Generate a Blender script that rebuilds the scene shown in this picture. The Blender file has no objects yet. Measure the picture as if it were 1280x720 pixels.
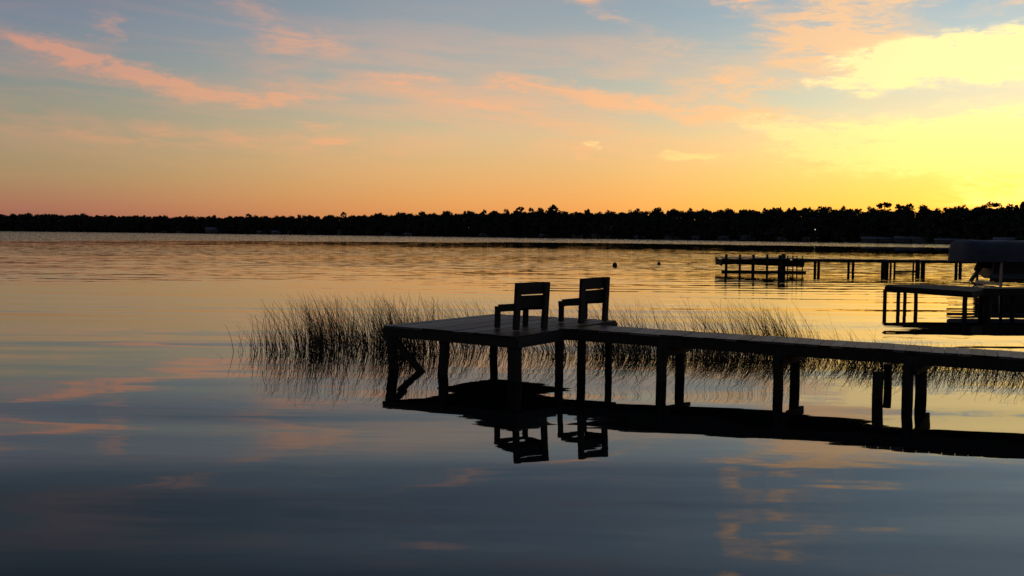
import bpy, bmesh, math, random
import numpy as np
from mathutils import Vector, Matrix

random.seed(11)
rng = np.random.default_rng(11)
S = bpy.context.scene
COL = S.collection
rad = math.radians

# ------------------------------------------------------------------ camera
F_PX, EYE = 1250.0, 2.55
cd = bpy.data.cameras.new("camera")
cd.sensor_width = 36.0
cd.lens = 36.0 * F_PX / 1280.0
cd.clip_start, cd.clip_end = 0.1, 20000.0
cam = bpy.data.objects.new("camera", cd)
COL.objects.link(cam)
cam.matrix_world = (Matrix.Translation((0, 0, EYE))
                    @ Matrix.Rotation(math.pi / 2 - math.atan(67.0 / F_PX), 4, 'X')
                    @ Matrix.Rotation(math.atan(0.011), 4, 'Z'))
S.camera = cam

# ------------------------------------------------------------------ view
S.view_settings.view_transform = 'Standard'
S.view_settings.look = 'None'
S.view_settings.exposure = 0.0
S.view_settings.gamma = 1.0
S.view_settings.use_curve_mapping = False
S.cycles.max_bounces = 4
S.cycles.diffuse_bounces = 1
S.cycles.glossy_bounces = 2

SUN_AZ, SUN_EL = 30.0, 0.8      # just above the true horizon, behind the wood on the far shore


# ------------------------------------------------------------------ node helpers
def lin(c):
    out = []
    for v in c:
        v /= 255.0
        out.append(v / 12.92 if v <= 0.04045 else ((v + 0.055) / 1.055) ** 2.4)
    return out


class NT:
    def __init__(self, tree):
        self.t = tree
        tree.nodes.clear()

    def n(self, typ, **kw):
        nd = self.t.nodes.new(typ)
        for k, v in kw.items():
            setattr(nd, k, v)
        return nd

    def put(self, sock, v):
        if isinstance(v, bpy.types.NodeSocket):
            self.t.links.new(v, sock)
        elif v is not None:
            sock.default_value = v

    def math(self, op, a, b=None, c=None, clamp=False):
        nd = self.n('ShaderNodeMath', operation=op, use_clamp=clamp)
        for i, v in enumerate((a, b, c)):
            self.put(nd.inputs[i], v)
        return nd.outputs[0]

    def vmath(self, op, a, b=None):
        nd = self.n('ShaderNodeVectorMath', operation=op)
        self.put(nd.inputs[0], a)
        if b is not None:
            self.put(nd.inputs[1], b)
        return nd.outputs[1] if op in ('LENGTH', 'DOT_PRODUCT', 'DISTANCE') else nd.outputs[0]

    def comb(self, x, y, z=0.0):
        nd = self.n('ShaderNodeCombineXYZ')
        for i, v in enumerate((x, y, z)):
            self.put(nd.inputs[i], v)
        return nd.outputs[0]

    def sep(self, v):
        nd = self.n('ShaderNodeSeparateXYZ')
        self.put(nd.inputs[0], v)
        return nd.outputs

    def rng(self, v, a, b, c=0.0, d=1.0, smooth=True):
        nd = self.n('ShaderNodeMapRange', interpolation_type='SMOOTHSTEP' if smooth else 'LINEAR')
        for i, x in enumerate((v, a, b, c, d)):
            self.put(nd.inputs[i], x)
        return nd.outputs[0]

    def mix(self, f, a, b, mode='MIX'):
        nd = self.n('ShaderNodeMix', data_type='RGBA', blend_type=mode, clamp_factor=True)
        self.put(nd.inputs[0], f)
        for i, v in ((6, a), (7, b)):
            if isinstance(v, (tuple, list)) and len(v) == 3:
                v = (*v, 1.0)
            self.put(nd.inputs[i], v)
        return nd.outputs[2]

    def ramp(self, f, stops, interp='LINEAR'):
        nd = self.n('ShaderNodeValToRGB')
        cr = nd.color_ramp
        cr.interpolation = interp
        while len(cr.elements) > 1:
            cr.elements.remove(cr.elements[-1])
        cr.elements[0].position = stops[0][0]
        cr.elements[0].color = (*stops[0][1], 1)
        for p, c in stops[1:]:
            e = cr.elements.new(p)
            e.color = (*c, 1)
        self.put(nd.inputs[0], f)
        return nd.outputs[0]

    def noise(self, vec, scale=1.0, detail=2.0, rough=0.5, dist=0.0):
        nd = self.n('ShaderNodeTexNoise')
        self.put(nd.inputs['Vector'], vec)
        nd.inputs['Scale'].default_value = scale
        nd.inputs['Detail'].default_value = detail
        nd.inputs['Roughness'].default_value = rough
        nd.inputs['Distortion'].default_value = dist
        return nd.outputs


# ------------------------------------------------------------------ world: dusk sky
world = bpy.data.worlds.new("World")
S.world = world
world.use_nodes = True
world.cycles.sampling_method = 'MANUAL'
world.cycles.sample_map_resolution = 256
w = NT(world.node_tree)
tc = w.n('ShaderNodeTexCoord')
dirv = w.vmath('NORMALIZE', tc.outputs['Generated'])
dx, dy, dz = w.sep(dirv)
EL = w.math('DEGREES', w.math('ARCSINE', dz))
AZ = w.math('DEGREES', w.math('ARCTAN2', dx, dy))
hx, hy = math.sin(rad(SUN_AZ)), math.cos(rad(SUN_AZ))
hl = w.math('MAXIMUM', w.math('SQRT', w.math('ADD', w.math('MULTIPLY', dx, dx), w.math('MULTIPLY', dy, dy))), 1e-4)
cosd = w.math('DIVIDE', w.math('ADD', w.math('MULTIPLY', dx, hx), w.math('MULTIPLY', dy, hy)), hl)
T = w.math('DEGREES', w.math('ARCCOSINE', w.math('MAXIMUM', w.math('MINIMUM', cosd, 1.0), -1.0)))   # azimuth away from the sun
ef = w.math('DIVIDE', w.math('MAXIMUM', EL, 0.0), 60.0, clamp=True)


def elramp(stops):
    return w.ramp(ef, [(e / 60.0, lin(c)) for e, c in stops])


sky_s = elramp([(0, (250, 186, 84)), (1.6, (254, 204, 92)), (3.5, (250, 218, 118)), (5.5, (234, 222, 158)),
                (6.6, (206, 219, 184)), (8.2, (184, 212, 196)), (10, (160, 198, 200)), (12.5, (128, 177, 200)), (19, (108, 142, 176)),
                (35, (70, 94, 132)), (60, (34, 46, 76))])
sky_m = elramp([(0, (214, 136, 84)), (1.8, (224, 158, 96)), (3.8, (217, 172, 118)), (5.6, (208, 180, 140)),
                (7.4, (182, 176, 158)), (9.5, (160, 166, 164)), (12.5, (136, 152, 165)), (15.5, (106, 131, 156)), (19, (80, 104, 131)),
                (35, (54, 68, 98)), (60, (30, 40, 66))])
sky_l = elramp([(0, (148, 90, 86)), (1.2, (160, 109, 94)), (2.8, (157, 131, 102)), (4.6, (143, 137, 115)),
                (6.5, (130, 135, 126)), (8.5, (119, 131, 138)), (11, (107, 121, 143)), (14, (78, 99, 121)), (18, (49, 69, 92)),
                (35, (38, 50, 78)), (60, (27, 36, 60))])
sky_b = elramp([(0, (30, 28, 40)), (4, (38, 33, 45)), (9, (34, 34, 48)), (20, (29, 34, 52)), (60, (25, 33, 56))])
base = w.mix(w.rng(T, 2, 31), sky_s, sky_m)
base = w.mix(w.rng(T, 28, 60), base, sky_l)
base = w.mix(w.rng(T, 58, 135), base, sky_b)

# cloud field: streaks drawn in azimuth / elevation degrees, broken up by noise
AE = w.comb(AZ, EL, 1.0)
wn = w.noise(w.comb(w.math('MULTIPLY', AZ, 0.22), w.math('MULTIPLY', EL, 0.55), 3.1), 1.0, 4, 0.6)
warp = w.vmath('MULTIPLY', w.vmath('SUBTRACT', wn[1], (0.5, 0.5, 0.5)), (5.0, 1.7, 0.0))
wn2 = w.noise(w.comb(w.math('MULTIPLY', AZ, 0.9), w.math('MULTIPLY', EL, 2.6), 7.7), 1.0, 3, 0.65)
warp = w.vmath('ADD', warp, w.vmath('MULTIPLY', w.vmath('SUBTRACT', wn2[1], (0.5, 0.5, 0.5)), (2.6, 0.75, 0.0)))
AEW = w.vmath('ADD', AE, warp)


def blob_sum(items):
    tot = 0.0
    for (a, e, la, te, slope, k) in items:
        an = -math.atan(slope)
        ca, sa = math.cos(an), math.sin(an)
        # (u, v): place in the streak's own frame, 1 at its edge
        u = w.vmath('DOT_PRODUCT', AEW, (ca / la, sa / la, -(ca * a + sa * e) / la))
        v = w.vmath('DOT_PRODUCT', AEW, (-sa / te, ca / te, -(-sa * a + ca * e) / te))
        q = w.math('MULTIPLY_ADD', u, u, w.math('MULTIPLY', v, v))
        q = w.math('MAXIMUM', w.math('SUBTRACT', 1.0, q), 0.0)
        tot = w.math('MULTIPLY_ADD', w.math('MULTIPLY', q, w.math('MULTIPLY', q, q)), k, tot)
    return tot


pink = blob_sum([
    (-22.9, 8.75, 6.2, 0.85, 0.22, 1.25), (-25.7, 9.5, 4, 0.7, 0.2, 0.6), (-17.4, 7.55, 7.0, 0.85, 0.12, 1.35),
    (-13.2, 7.3, 5, 0.6, 0.03, 1.0), (-12.2, 10.5, 5.0, 1.0, 0.12, 0.95), (-14.4, 11.9, 4.5, 1.1, 0.3, 0.4),
    (-6.2, 8.6, 3.4, 0.85, 0.0, 1.3), (-10.6, 8.1, 9, 0.8, 0.0, 0.6), (-21.8, 10.4, 1.3, 1.3, 0.0, 0.6),
    (-18.5, 5.1, 20, 1.1, 0.03, 0.5), (-11.1, 5.9, 1.8, 0.35, 0, 0.8), (-10.4, 5.0, 2.2, 0.35, -0.05, 0.8),
    (-2.2, 7.4, 7, 0.9, 0.1, 0.7), (-8.0, 5.2, 14, 1.1, 0.0, 0.3),
    (6.8, 7.7, 10.5, 0.75, 0.13, 1.1), (8.5, 6.9, 7, 0.6, 0.12, 0.8), (1.5, 8.3, 5, 0.7, 0.12, 0.6), (11.8, 8.3, 4.2, 2.0, 0.05, 1.0), (14.8, 8.2, 3.4, 0.55, 0.05, 1.1), (9.0, 10.6, 6, 1.0, 0.12, 0.4), (12.6, 6.6, 8, 1.0, 0.08, 1.1),
    (5.0, 12.6, 5, 0.7, 0.35, 0.6), (12.7, 13.0, 2.8, 1.2, 0.1, 1.2), (17.4, 10.8, 7.0, 3.6, 0.0, 1.5),
    (2.0, 6.2, 9, 1.2, 0.08, 0.4), (4.5, 4.45, 1.5, 0.55, 0.4, 1.0), (12.6, 15.2, 1.1, 1.0, -0.2, 0.8),
    (13.0, 17.7, 1.5, 0.8, 0.0, 1.2), (17.2, 13.7, 5.5, 1.5, 0.0, 2.6), (21, 12.6, 5, 0.7, 0.0, 0.8), (16.0, 15.6, 5.0, 0.8, 0.1, 0.55), (24, 16.6, 6, 0.8, 0.0, 0.8), (3, 13.6, 5, 0.7, 0.1, 0.7), (19, 19, 4, 0.6, 0.0, 0.3), (27.0, 12.0, 4.5, 0.8, -0.1, 0.7),
    (-19, 14.5, 4, 0.7, 0.2, 0.5), (-4, 15.5, 5, 0.8, 0.1, 0.4)])
gold = blob_sum([
    (23.4, 9.3, 7.6, 2.2, 0.03, 2.9), (20.4, 9.0, 4.3, 1.8, -0.2, 1.7), (27.5, 9.3, 6.5, 2.1, 0.0, 2.3),
    (18.0, 8.3, 3.2, 0.6, 0.0, 1.2), (21.5, 4.8, 12.5, 2.6, 0.05, 1.9), (27, 5.0, 10, 3.0, 0.0, 2.4),
    (15.0, 6.0, 6.0, 1.0, 0.1, 1.2), (10.3, 4.35, 3.2, 0.45, 0.0, 1.0), (4.7, 4.95, 1.8, 0.35, 0.1, 1.0),
    (28, 2.2, 8, 1.8, 0.0, 1.6), (33, 6.5, 9, 4.5, 0.0, 1.8)])
st = w.noise(w.comb(w.math('MULTIPLY', AZ, 0.30), w.math('ADD', w.math('MULTIPLY', EL, 1.35), w.math('MULTIPLY', AZ, 0.07)), 0.7), 1.0, 6, 0.68, 0.6)
brk = w.rng(st[0], 0.32, 0.68, 0.10, 1.45)
pink_m = w.math('MULTIPLY', w.math('MINIMUM', w.math('MULTIPLY', pink, brk), 1.0), 1.0, clamp=True)
fn = w.noise(w.comb(w.math('MULTIPLY', AZ, 0.75), w.math('MULTIPLY', EL, 2.4), 6.1), 1.0, 4, 0.7, 0.6)
gold_m = w.rng(w.math('MULTIPLY', gold, w.math('MULTIPLY', w.rng(st[0], 0.30, 0.66, 0.38, 1.4), w.rng(fn[0], 0.3, 0.62, 0.45, 1.2))), 0.0, 1.3)
# the same streaky cirrus higher up and all round, as on a high flat layer
zc = w.math('MAXIMUM', dz, 0.12)
pl = w.comb(w.math('DIVIDE', dx, zc), w.math('MULTIPLY', w.math('DIVIDE', dy, zc), 2.2), 0.0)
gn = w.noise(pl, 0.55, 5, 0.6, 0.6)
gen = w.math('MULTIPLY', w.rng(gn[0], 0.5, 0.78), w.rng(EL, 12.0, 16.0, 0.0, 0.2))
pink_col = w.mix(w.rng(T, 3, 34), lin((255, 205, 140)), lin((246, 172, 124)))
pink_col = w.mix(w.rng(T, 30, 60), pink_col, lin((226, 146, 116)))
pink_col = w.mix(w.rng(T, 58, 135), pink_col, lin((48, 42, 54)))
gen_col = w.mix(w.rng(EL, 12, 32), pink_col, w.mix(w.rng(T, 40, 130), lin((112, 108, 126)), lin((40, 42, 60))))
gold_col = w.mix(w.rng(T, 0, 22), (1.25, 0.96, 0.27), (1.02, 0.62, 0.22))
gold_col = w.mix(w.rng(EL, 3.0, 8.5), gold_col, w.mix(0.42, gold_col, (1.1, 1.0, 0.62)))
veil_n = w.noise(w.comb(w.math('MULTIPLY', AZ, 0.085), w.math('ADD', w.math('MULTIPLY', EL, 0.62), w.math('MULTIPLY', AZ, 0.045)), 4.4), 1.0, 5, 0.6, 0.5)
veil = w.math('MULTIPLY', w.rng(veil_n[0], 0.40, 0.68), w.math('MULTIPLY', w.rng(EL, 2.0, 5.5), w.rng(EL, 8.5, 13.5, 1.0, 0.08)))
veil = w.math('MULTIPLY', veil, w.math('MULTIPLY', w.rng(T, 6, 24, 0.1, 1.0), w.rng(T, 15, 70, 0.46, 0.17)))
c = w.mix(gen, base, gen_col)
c = w.mix(veil, c, pink_col)
c = w.mix(w.math('MULTIPLY', pink_m, w.rng(T, 20, 50, 0.80, 0.64)), c, pink_col)
c = w.mix(gold_m, c, gold_col)
bg1 = w.n('ShaderNodeBackground')
w.put(bg1.inputs[0], c)
bg1.inputs[1].default_value = 0.93
skyt = w.n('ShaderNodeTexSky', sky_type='NISHITA')
skyt.sun_disc = False
skyt.sun_elevation = rad(SUN_EL)
skyt.sun_rotation = rad(SUN_AZ)
skyt.altitude = 0
bg2 = w.n('ShaderNodeBackground')
w.put(bg2.inputs[0], skyt.outputs[0])
bg2.inputs[1].default_value = 0.05
add = w.n('ShaderNodeAddShader')
w.put(add.inputs[0], bg1.outputs[0])
w.put(add.inputs[1], bg2.outputs[0])
wo = w.n('ShaderNodeOutputWorld')
w.put(wo.inputs[0], add.outputs[0])

# ------------------------------------------------------------------ sun, almost set behind the far trees
sl = bpy.data.lights.new("sun", 'SUN')
sl.energy = 0.5
sl.angle = rad(0.5)
sl.color = (1.0, 0.62, 0.3)
sun = bpy.data.objects.new("sun", sl)
COL.objects.link(sun)
sd = Vector((math.sin(rad(SUN_AZ)) * math.cos(rad(SUN_EL)), math.cos(rad(SUN_AZ)) * math.cos(rad(SUN_EL)), math.sin(rad(SUN_EL))))
sun.rotation_euler = sd.to_track_quat('Z', 'Y').to_euler()


# ------------------------------------------------------------------ materials
def material(name, build):
    m = bpy.data.materials.new(name)
    m.use_nodes = True
    nt = NT(m.node_tree)
    out = nt.n('ShaderNodeOutputMaterial')
    bs = nt.n('ShaderNodeBsdfPrincipled')
    nt.put(out.inputs[0], bs.outputs[0])
    build(nt, bs)
    return m


def simple(name, col, rough=0.7, var=0.25, scale=8.0, metal=0.0):
    def b(nt, bs):
        tcn = nt.n('ShaderNodeTexCoord')
        nz = nt.noise(tcn.outputs['Object'], scale, 4, 0.6)
        dark = tuple(x * (1 - var) for x in col)
        lite = tuple(min(1, x * (1 + var)) for x in col)
        nt.put(bs.inputs['Base Color'], nt.mix(nt.rng(nz[0], 0.3, 0.7), dark, lite))
        bs.inputs['Roughness'].default_value = rough
        bs.inputs['Metallic'].default_value = metal
    return material(name, b)


def wood(name, dark, lite, stretch=(1, 1, 1), rough=0.85, weight=0.5, power=1.0):
    def b(nt, bs):
        tcn = nt.n('ShaderNodeTexCoord')
        oi = nt.n('ShaderNodeObjectInfo')
        off = nt.math('MULTIPLY', oi.outputs['Random'], 37.0)
        p = nt.vmath('ADD', nt.vmath('MULTIPLY', tcn.outputs['Object'], stretch), nt.comb(off, off, off))
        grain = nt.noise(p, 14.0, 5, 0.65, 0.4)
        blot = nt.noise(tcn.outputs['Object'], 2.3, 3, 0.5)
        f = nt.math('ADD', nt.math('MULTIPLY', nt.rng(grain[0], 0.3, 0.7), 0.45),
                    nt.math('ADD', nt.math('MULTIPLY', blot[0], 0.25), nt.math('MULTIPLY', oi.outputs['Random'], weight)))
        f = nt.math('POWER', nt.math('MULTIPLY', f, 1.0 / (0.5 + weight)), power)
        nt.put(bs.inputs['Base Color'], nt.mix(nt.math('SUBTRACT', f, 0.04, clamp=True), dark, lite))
        bs.inputs['Roughness'].default_value = rough
        bs.inputs['Specular IOR Level'].default_value = 0.25
        bp = nt.n('ShaderNodeBump')
        bp.inputs['Strength'].default_value = 0.5
        bp.inputs['Distance'].default_value = 0.006
        nt.put(bp.inputs['Height'], grain[0])
        nt.put(bs.inputs['Normal'], bp.outputs[0])
    return material(name, b)


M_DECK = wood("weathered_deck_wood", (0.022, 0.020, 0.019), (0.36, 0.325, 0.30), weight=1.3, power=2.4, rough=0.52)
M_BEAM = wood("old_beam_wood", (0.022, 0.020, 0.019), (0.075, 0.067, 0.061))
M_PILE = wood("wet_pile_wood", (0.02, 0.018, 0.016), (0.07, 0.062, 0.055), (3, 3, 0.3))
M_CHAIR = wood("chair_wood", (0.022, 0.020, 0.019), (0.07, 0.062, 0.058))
M_REED = simple("dry_reed", (0.17, 0.125, 0.07), 0.7, 0.45, 3.0)
_rt = M_REED.node_tree
_p = next(n_ for n_ in _rt.nodes if n_.type == 'BSDF_PRINCIPLED')
_o = next(n_ for n_ in _rt.nodes if n_.type == 'OUTPUT_MATERIAL')
_t, _m = _rt.nodes.new('ShaderNodeBsdfTranslucent'), _rt.nodes.new('ShaderNodeMixShader')      # thin dry stems let some light through
_t.inputs[0].default_value = (0.15, 0.10, 0.05, 1)
_m.inputs[0].default_value = 0.45
_rt.links.new(_p.outputs[0], _m.inputs[1])
_rt.links.new(_t.outputs[0], _m.inputs[2])
_rt.links.new(_m.outputs[0], _o.inputs[0])
M_LEAF = simple("far_foliage", (0.05, 0.06, 0.032), 0.8, 0.5, 0.12)
M_BARK = simple("bark", (0.09, 0.075, 0.06), 0.9, 0.3, 1.5)
M_CANVAS = simple("grey_canopy_vinyl", (0.08, 0.086, 0.115), 0.8, 0.15, 1.2)
M_STEEL = simple("galvanised_steel", (0.35, 0.35, 0.36), 0.45, 0.2, 5.0, 0.8)
M_HULL = simple("dark_gelcoat", (0.05, 0.055, 0.07), 0.3, 0.15, 2.0)
M_TRIM = simple("grey_boat_trim", (0.3, 0.3, 0.31), 0.4, 0.1, 2.0)
M_BUOY = simple("dark_buoy_plastic", (0.03, 0.022, 0.02), 0.5, 0.2, 6.0)
M_WALL = simple("house_siding", (0.16, 0.16, 0.175), 0.8, 0.2, 0.4)
M_ROOF = simple("pale_metal_roof", (0.27, 0.285, 0.32), 0.7, 0.15, 0.4)
M_ROOFD = simple("shingle_roof", (0.12, 0.12, 0.13), 0.85, 0.2, 0.4)
M_SOIL = simple("shore_soil", (0.07, 0.065, 0.045), 0.95, 0.4, 0.05)


def water_build(nt, bs):
    g = nt.n('ShaderNodeNewGeometry')
    pos = g.outputs['Position']
    px, py, pz = nt.sep(pos)
    r = nt.vmath('LENGTH', nt.comb(px, py, 0.0))
    half = (0.5, 0.5, 0.5)

    def slope(sx, sy, detail, seed, rough=0.5):
        v = nt.comb(nt.math('MULTIPLY', px, sx), nt.math('MULTIPLY', py, sy), seed)
        return nt.vmath('SUBTRACT', nt.noise(v, 1.0, detail, rough)[1], half)

    # long low swell, small ripple, wind-ruffled patches far out
    patch = nt.noise(nt.comb(nt.math('MULTIPLY', px, 0.006), nt.math('MULTIPLY', py, 0.035), 5.0), 1.0, 3, 0.55)[0]
    patch2 = nt.noise(nt.comb(nt.math('MULTIPLY', px, 0.05), nt.math('MULTIPLY', py, 0.30), 9.0), 1.0, 3, 0.5)[0]
    swell = slope(0.07, 0.48, 1.0, 1.7)
    mid = slope(0.13, 1.25, 2.0, 4.2)
    fine = slope(1.3, 6.5, 2.0, 8.8)
    rough = slope(0.8, 3.2, 3.0, 2.9)
    a_sw = nt.rng(r, 8, 40, 0.115, 0.034)
    a_mid = nt.math('MULTIPLY', nt.rng(patch2, 0.35, 0.65, 0.3, 1.0), nt.rng(r, 8, 60, 0.052, 0.060))
    a_fi = nt.math('MULTIPLY', nt.rng(patch2, 0.3, 0.7, 0.4, 1.0), nt.rng(r, 6, 45, 0.017, 0.03))
    far = nt.math('MAXIMUM', nt.math('MULTIPLY', nt.rng(r, 42, 72), nt.rng(r, 150, 210, 1.0, 0.0)), 0.0)
    far = nt.math('MULTIPLY', far, nt.rng(patch, 0.38, 0.6, 0.35, 1.0))
    rl = nt.math('ADD', r, nt.math('MAXIMUM', nt.math('MULTIPLY', px, -0.8), 0.0))
    vfar = nt.rng(nt.math('ADD', rl, nt.math('MULTIPLY', patch, 120)), 370, 410)
    a_ro = nt.math('ADD', nt.math('MULTIPLY', far, 0.28), nt.math('MULTIPLY', vfar, 0.75))
    tot = None
    for v, a in ((swell, a_sw), (mid, a_mid), (fine, a_fi), (rough, a_ro)):
        t = nt.vmath('MULTIPLY', v, nt.comb(nt.math('MULTIPLY', a, 0.45), a, 0.0))
        tot = t if tot is None else nt.vmath('ADD', tot, t)
    # the long straight wake lines crossing the lake
    ph = nt.math('ADD', nt.math('MULTIPLY', py, 2.9), nt.math('MULTIPLY', nt.noise(nt.comb(nt.math('MULTIPLY', px, 0.02), nt.math('MULTIPLY', py, 0.06), 0.0), 1.0, 2)[0], 16.0))
    ph = nt.math('ADD', ph, nt.math('MULTIPLY', px, -0.10))
    amp = nt.math('MULTIPLY', nt.math('MULTIPLY', nt.rng(r, 18, 30), nt.rng(r, 60, 95, 1.0, 0.0)),
                  nt.rng(nt.noise(nt.comb(nt.math('MULTIPLY', px, 0.03), nt.math('MULTIPLY', py, 0.10), 2.0), 1.0, 2)[0], 0.40, 0.62, 0.0, 0.013))
    wk = nt.math('MULTIPLY', nt.math('SINE', ph), amp)
    tot = nt.vmath('ADD', tot, nt.comb(0.0, wk, 0.0))
    nrm = nt.vmath('NORMALIZE', nt.vmath('ADD', tot, (0, 0, 1.0)))
    nt.put(bs.inputs['Normal'], nrm)
    bs.inputs['Base Color'].default_value = (0.006, 0.008, 0.009, 1)
    bs.inputs['Roughness'].default_value = 0.015
    bs.inputs['IOR'].default_value = 1.333


M_WATER = material("lake_water", water_build)


# ------------------------------------------------------------------ object helpers
def tag(o, label=None, cat=None, group=None, kind=None):
    for k, v in (("label", label), ("category", cat), ("group", group), ("kind", kind)):
        if v:
            o[k] = v
    return o


def empty(name, loc=(0, 0, 0), rz=0.0):
    o = bpy.data.objects.new(name, None)
    o.empty_display_size = 0.3
    o.location = loc
    o.rotation_euler = (0, 0, rz)
    COL.objects.link(o)
    return o


def link(name, me, mat, parent=None):
    if mat and not me.materials:
        me.materials.append(mat)
    o = bpy.data.objects.new(name, me)
    COL.objects.link(o)
    if parent is not None:
        o.parent = parent
        bpy.context.view_layer.update() if False else None
    return o


class MB:
    """collects verts and faces; build() makes one mesh object, in its parent's space"""

    def __init__(self):
        self.v, self.f = [], []

    def prism(self, top, thick):
        n, b = len(top), len(self.v)
        self.v += [tuple(p) for p in top] + [(p[0], p[1], p[2] - thick) for p in top]
        self.f.append(tuple(range(b, b + n)))
        self.f.append(tuple(range(b + 2 * n - 1, b + n - 1, -1)))
        for i in range(n):
            j = (i + 1) % n
            self.f.append((b + i, b + n + i, b + n + j, b + j))
        return self

    def beam(self, a, c, wd, ht, up=(0, 0, 1)):
        a, c = Vector(a), Vector(c)
        d = (c - a).normalized()
        s = d.cross(Vector(up)).normalized()
        u = s.cross(d).normalized()
        b = len(self.v)
        for p in (a, c):
            for x, y in ((-1, -1), (1, -1), (1, 1), (-1, 1)):
                self.v.append(tuple(p + s * (x * wd / 2) + u * (y * ht / 2)))
        for q in ((0, 1, 2, 3), (7, 6, 5, 4), (0, 4, 5, 1), (1, 5, 6, 2), (2, 6, 7, 3), (3, 7, 4, 0)):
            self.f.append(tuple(b + i for i in q))
        return self

    def tube(self, pts, radii, sides=10, wob=0.0):
        b = len(self.v)
        pts = [Vector(p) for p in pts]
        ring_w = [1 + random.uniform(-wob, wob) for _ in range(sides)]
        for k, p in enumerate(pts):
            d = (pts[min(k + 1, len(pts) - 1)] - pts[max(k - 1, 0)]).normalized()
            s = d.cross(Vector((0, 1, 0) if abs(d.y) < 0.9 else (1, 0, 0))).normalized()
            t = d.cross(s)
            for i in range(sides):
                an = 2 * math.pi * i / sides
                q = p + (s * math.cos(an) + t * math.sin(an)) * radii[k] * ring_w[i]
                self.v.append(tuple(q))
        for k in range(len(pts) - 1):
            for i in range(sides):
                j = (i + 1) % sides
                self.f.append((b + k * sides + i, b + k * sides + j, b + (k + 1) * sides + j, b + (k + 1) * sides + i))
        self.f.append(tuple(b + i for i in reversed(range(sides))))
        e = b + (len(pts) - 1) * sides
        self.f.append(tuple(e + i for i in range(sides)))
        return self

    def mesh(self, name, smooth=False):
        me = bpy.data.meshes.new(name)
        me.from_pydata(self.v, [], self.f)
        bm = bmesh.new()
        bm.from_mesh(me)
        bmesh.ops.recalc_face_normals(bm, faces=bm.faces)
        bm.to_mesh(me)
        bm.free()
        if smooth:
            me.polygons.foreach_set("use_smooth", [True] * len(me.polygons))
        return me

    def build(self, name, mat, parent=None, origin=None, smooth=False, bevel=0.0):
        if origin is not None:
            self.v = [(x - origin[0], y - origin[1], z - origin[2]) for x, y, z in self.v]
        o = link(name, self.mesh(name, smooth), mat, parent)
        if bevel:
            bv = o.modifiers.new("bevel", 'BEVEL')
            bv.width = bevel
            bv.segments = 1
        return o


def fast_mesh(name, verts, quads):
    me = bpy.data.meshes.new(name)
    verts = np.asarray(verts, np.float32)
    quads = np.asarray(quads, np.int32)
    me.vertices.add(len(verts))
    me.vertices.foreach_set("co", verts.ravel())
    me.loops.add(quads.size)
    me.loops.foreach_set("vertex_index", quads.ravel())
    me.polygons.add(len(quads))
    me.polygons.foreach_set("loop_start", np.arange(0, quads.size, quads.shape[1], dtype=np.int32))
    me.polygons.foreach_set("loop_total", np.full(len(quads), quads.shape[1], np.int32))
    me.update(calc_edges=True)
    return me


def copy_tree(o, parent=None):
    cpy = o.copy()
    COL.objects.link(cpy)
    cpy.parent = parent
    for ch in list(o.children):
        copy_tree(ch, cpy)
    return cpy


# ------------------------------------------------------------------ the lake
lake = MB()
lake.v = [(-6000, -1500, 0), (6000, -1500, 0), (6000, 6000, 0), (-6000, 6000, 0)]
lake.f = [(0, 1, 2, 3)]
tag(lake.build("lake_water", M_WATER), "calm lake water mirroring the dusk sky", "water", kind="structure")

# ------------------------------------------------------------------ far shore
D_T = [(-60, 1800), (-45, 1500), (-27, 1270), (-14, 1050), (0, 880), (14, 710), (27, 600), (40, 520), (60, 440)]


def shore_d(az):
    return float(np.interp(az, [a for a, _ in D_T], [d for _, d in D_T]))


def polar(az, d, z=0.0):
    return Vector((d * math.sin(rad(az)), d * math.cos(rad(az)), z))


land = MB()
azs = np.arange(-60, 60.01, 0.5)
rows = [(-6, -0.8), (0, 0.12), (3, 0.5), (25, 1.4), (90, 3.5), (400, 6.0), (5000, 8.0)]
for a in azs:
    jit = 5.0 * math.sin(a * 1.9) + 3.0 * math.sin(a * 5.3 + 1)
    for off, z in rows:
        land.v.append(tuple(polar(a, shore_d(a) + jit + off, z)))
nr = len(rows)
for i in range(len(azs) - 1):
    for k in range(nr - 1):
        land.f.append((i * nr + k, i * nr + k + 1, (i + 1) * nr + k + 1, (i + 1) * nr + k))
tag(land.build("far_shore_ground", M_SOIL), "low wooded land along the far side of the lake", "ground", kind="structure")

WOOD_H = [(-60, 19), (-27.1, 18.8), (-25.63, 19.6), (-23.36, 19.0), (-20.2, 17.7), (-17.75, 17.5), (-13.51, 18.2), (-10.89, 18.5),
          (-8.67, 19.4), (-5.52, 21.8), (-3.7, 22.6), (-1.88, 22.5), (-0.05, 23.4), (1.09, 23.7), (4.06, 22.2), (5.42, 21.7),
          (7.23, 22.7), (9.91, 22.5), (11.67, 22.5), (14.19, 21.6), (15.34, 22.2), (17.23, 22.5), (18.89, 21.0), (20.83, 21.2),
          (22.29, 21.4), (23.26, 20.4), (24.97, 21.0), (26.34, 21.3), (27.0, 21.6), (60, 22)]


def wood_h(az):
    return float(np.interp(az, [a for a, _ in WOOD_H], [h for _, h in WOOD_H]))


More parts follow.
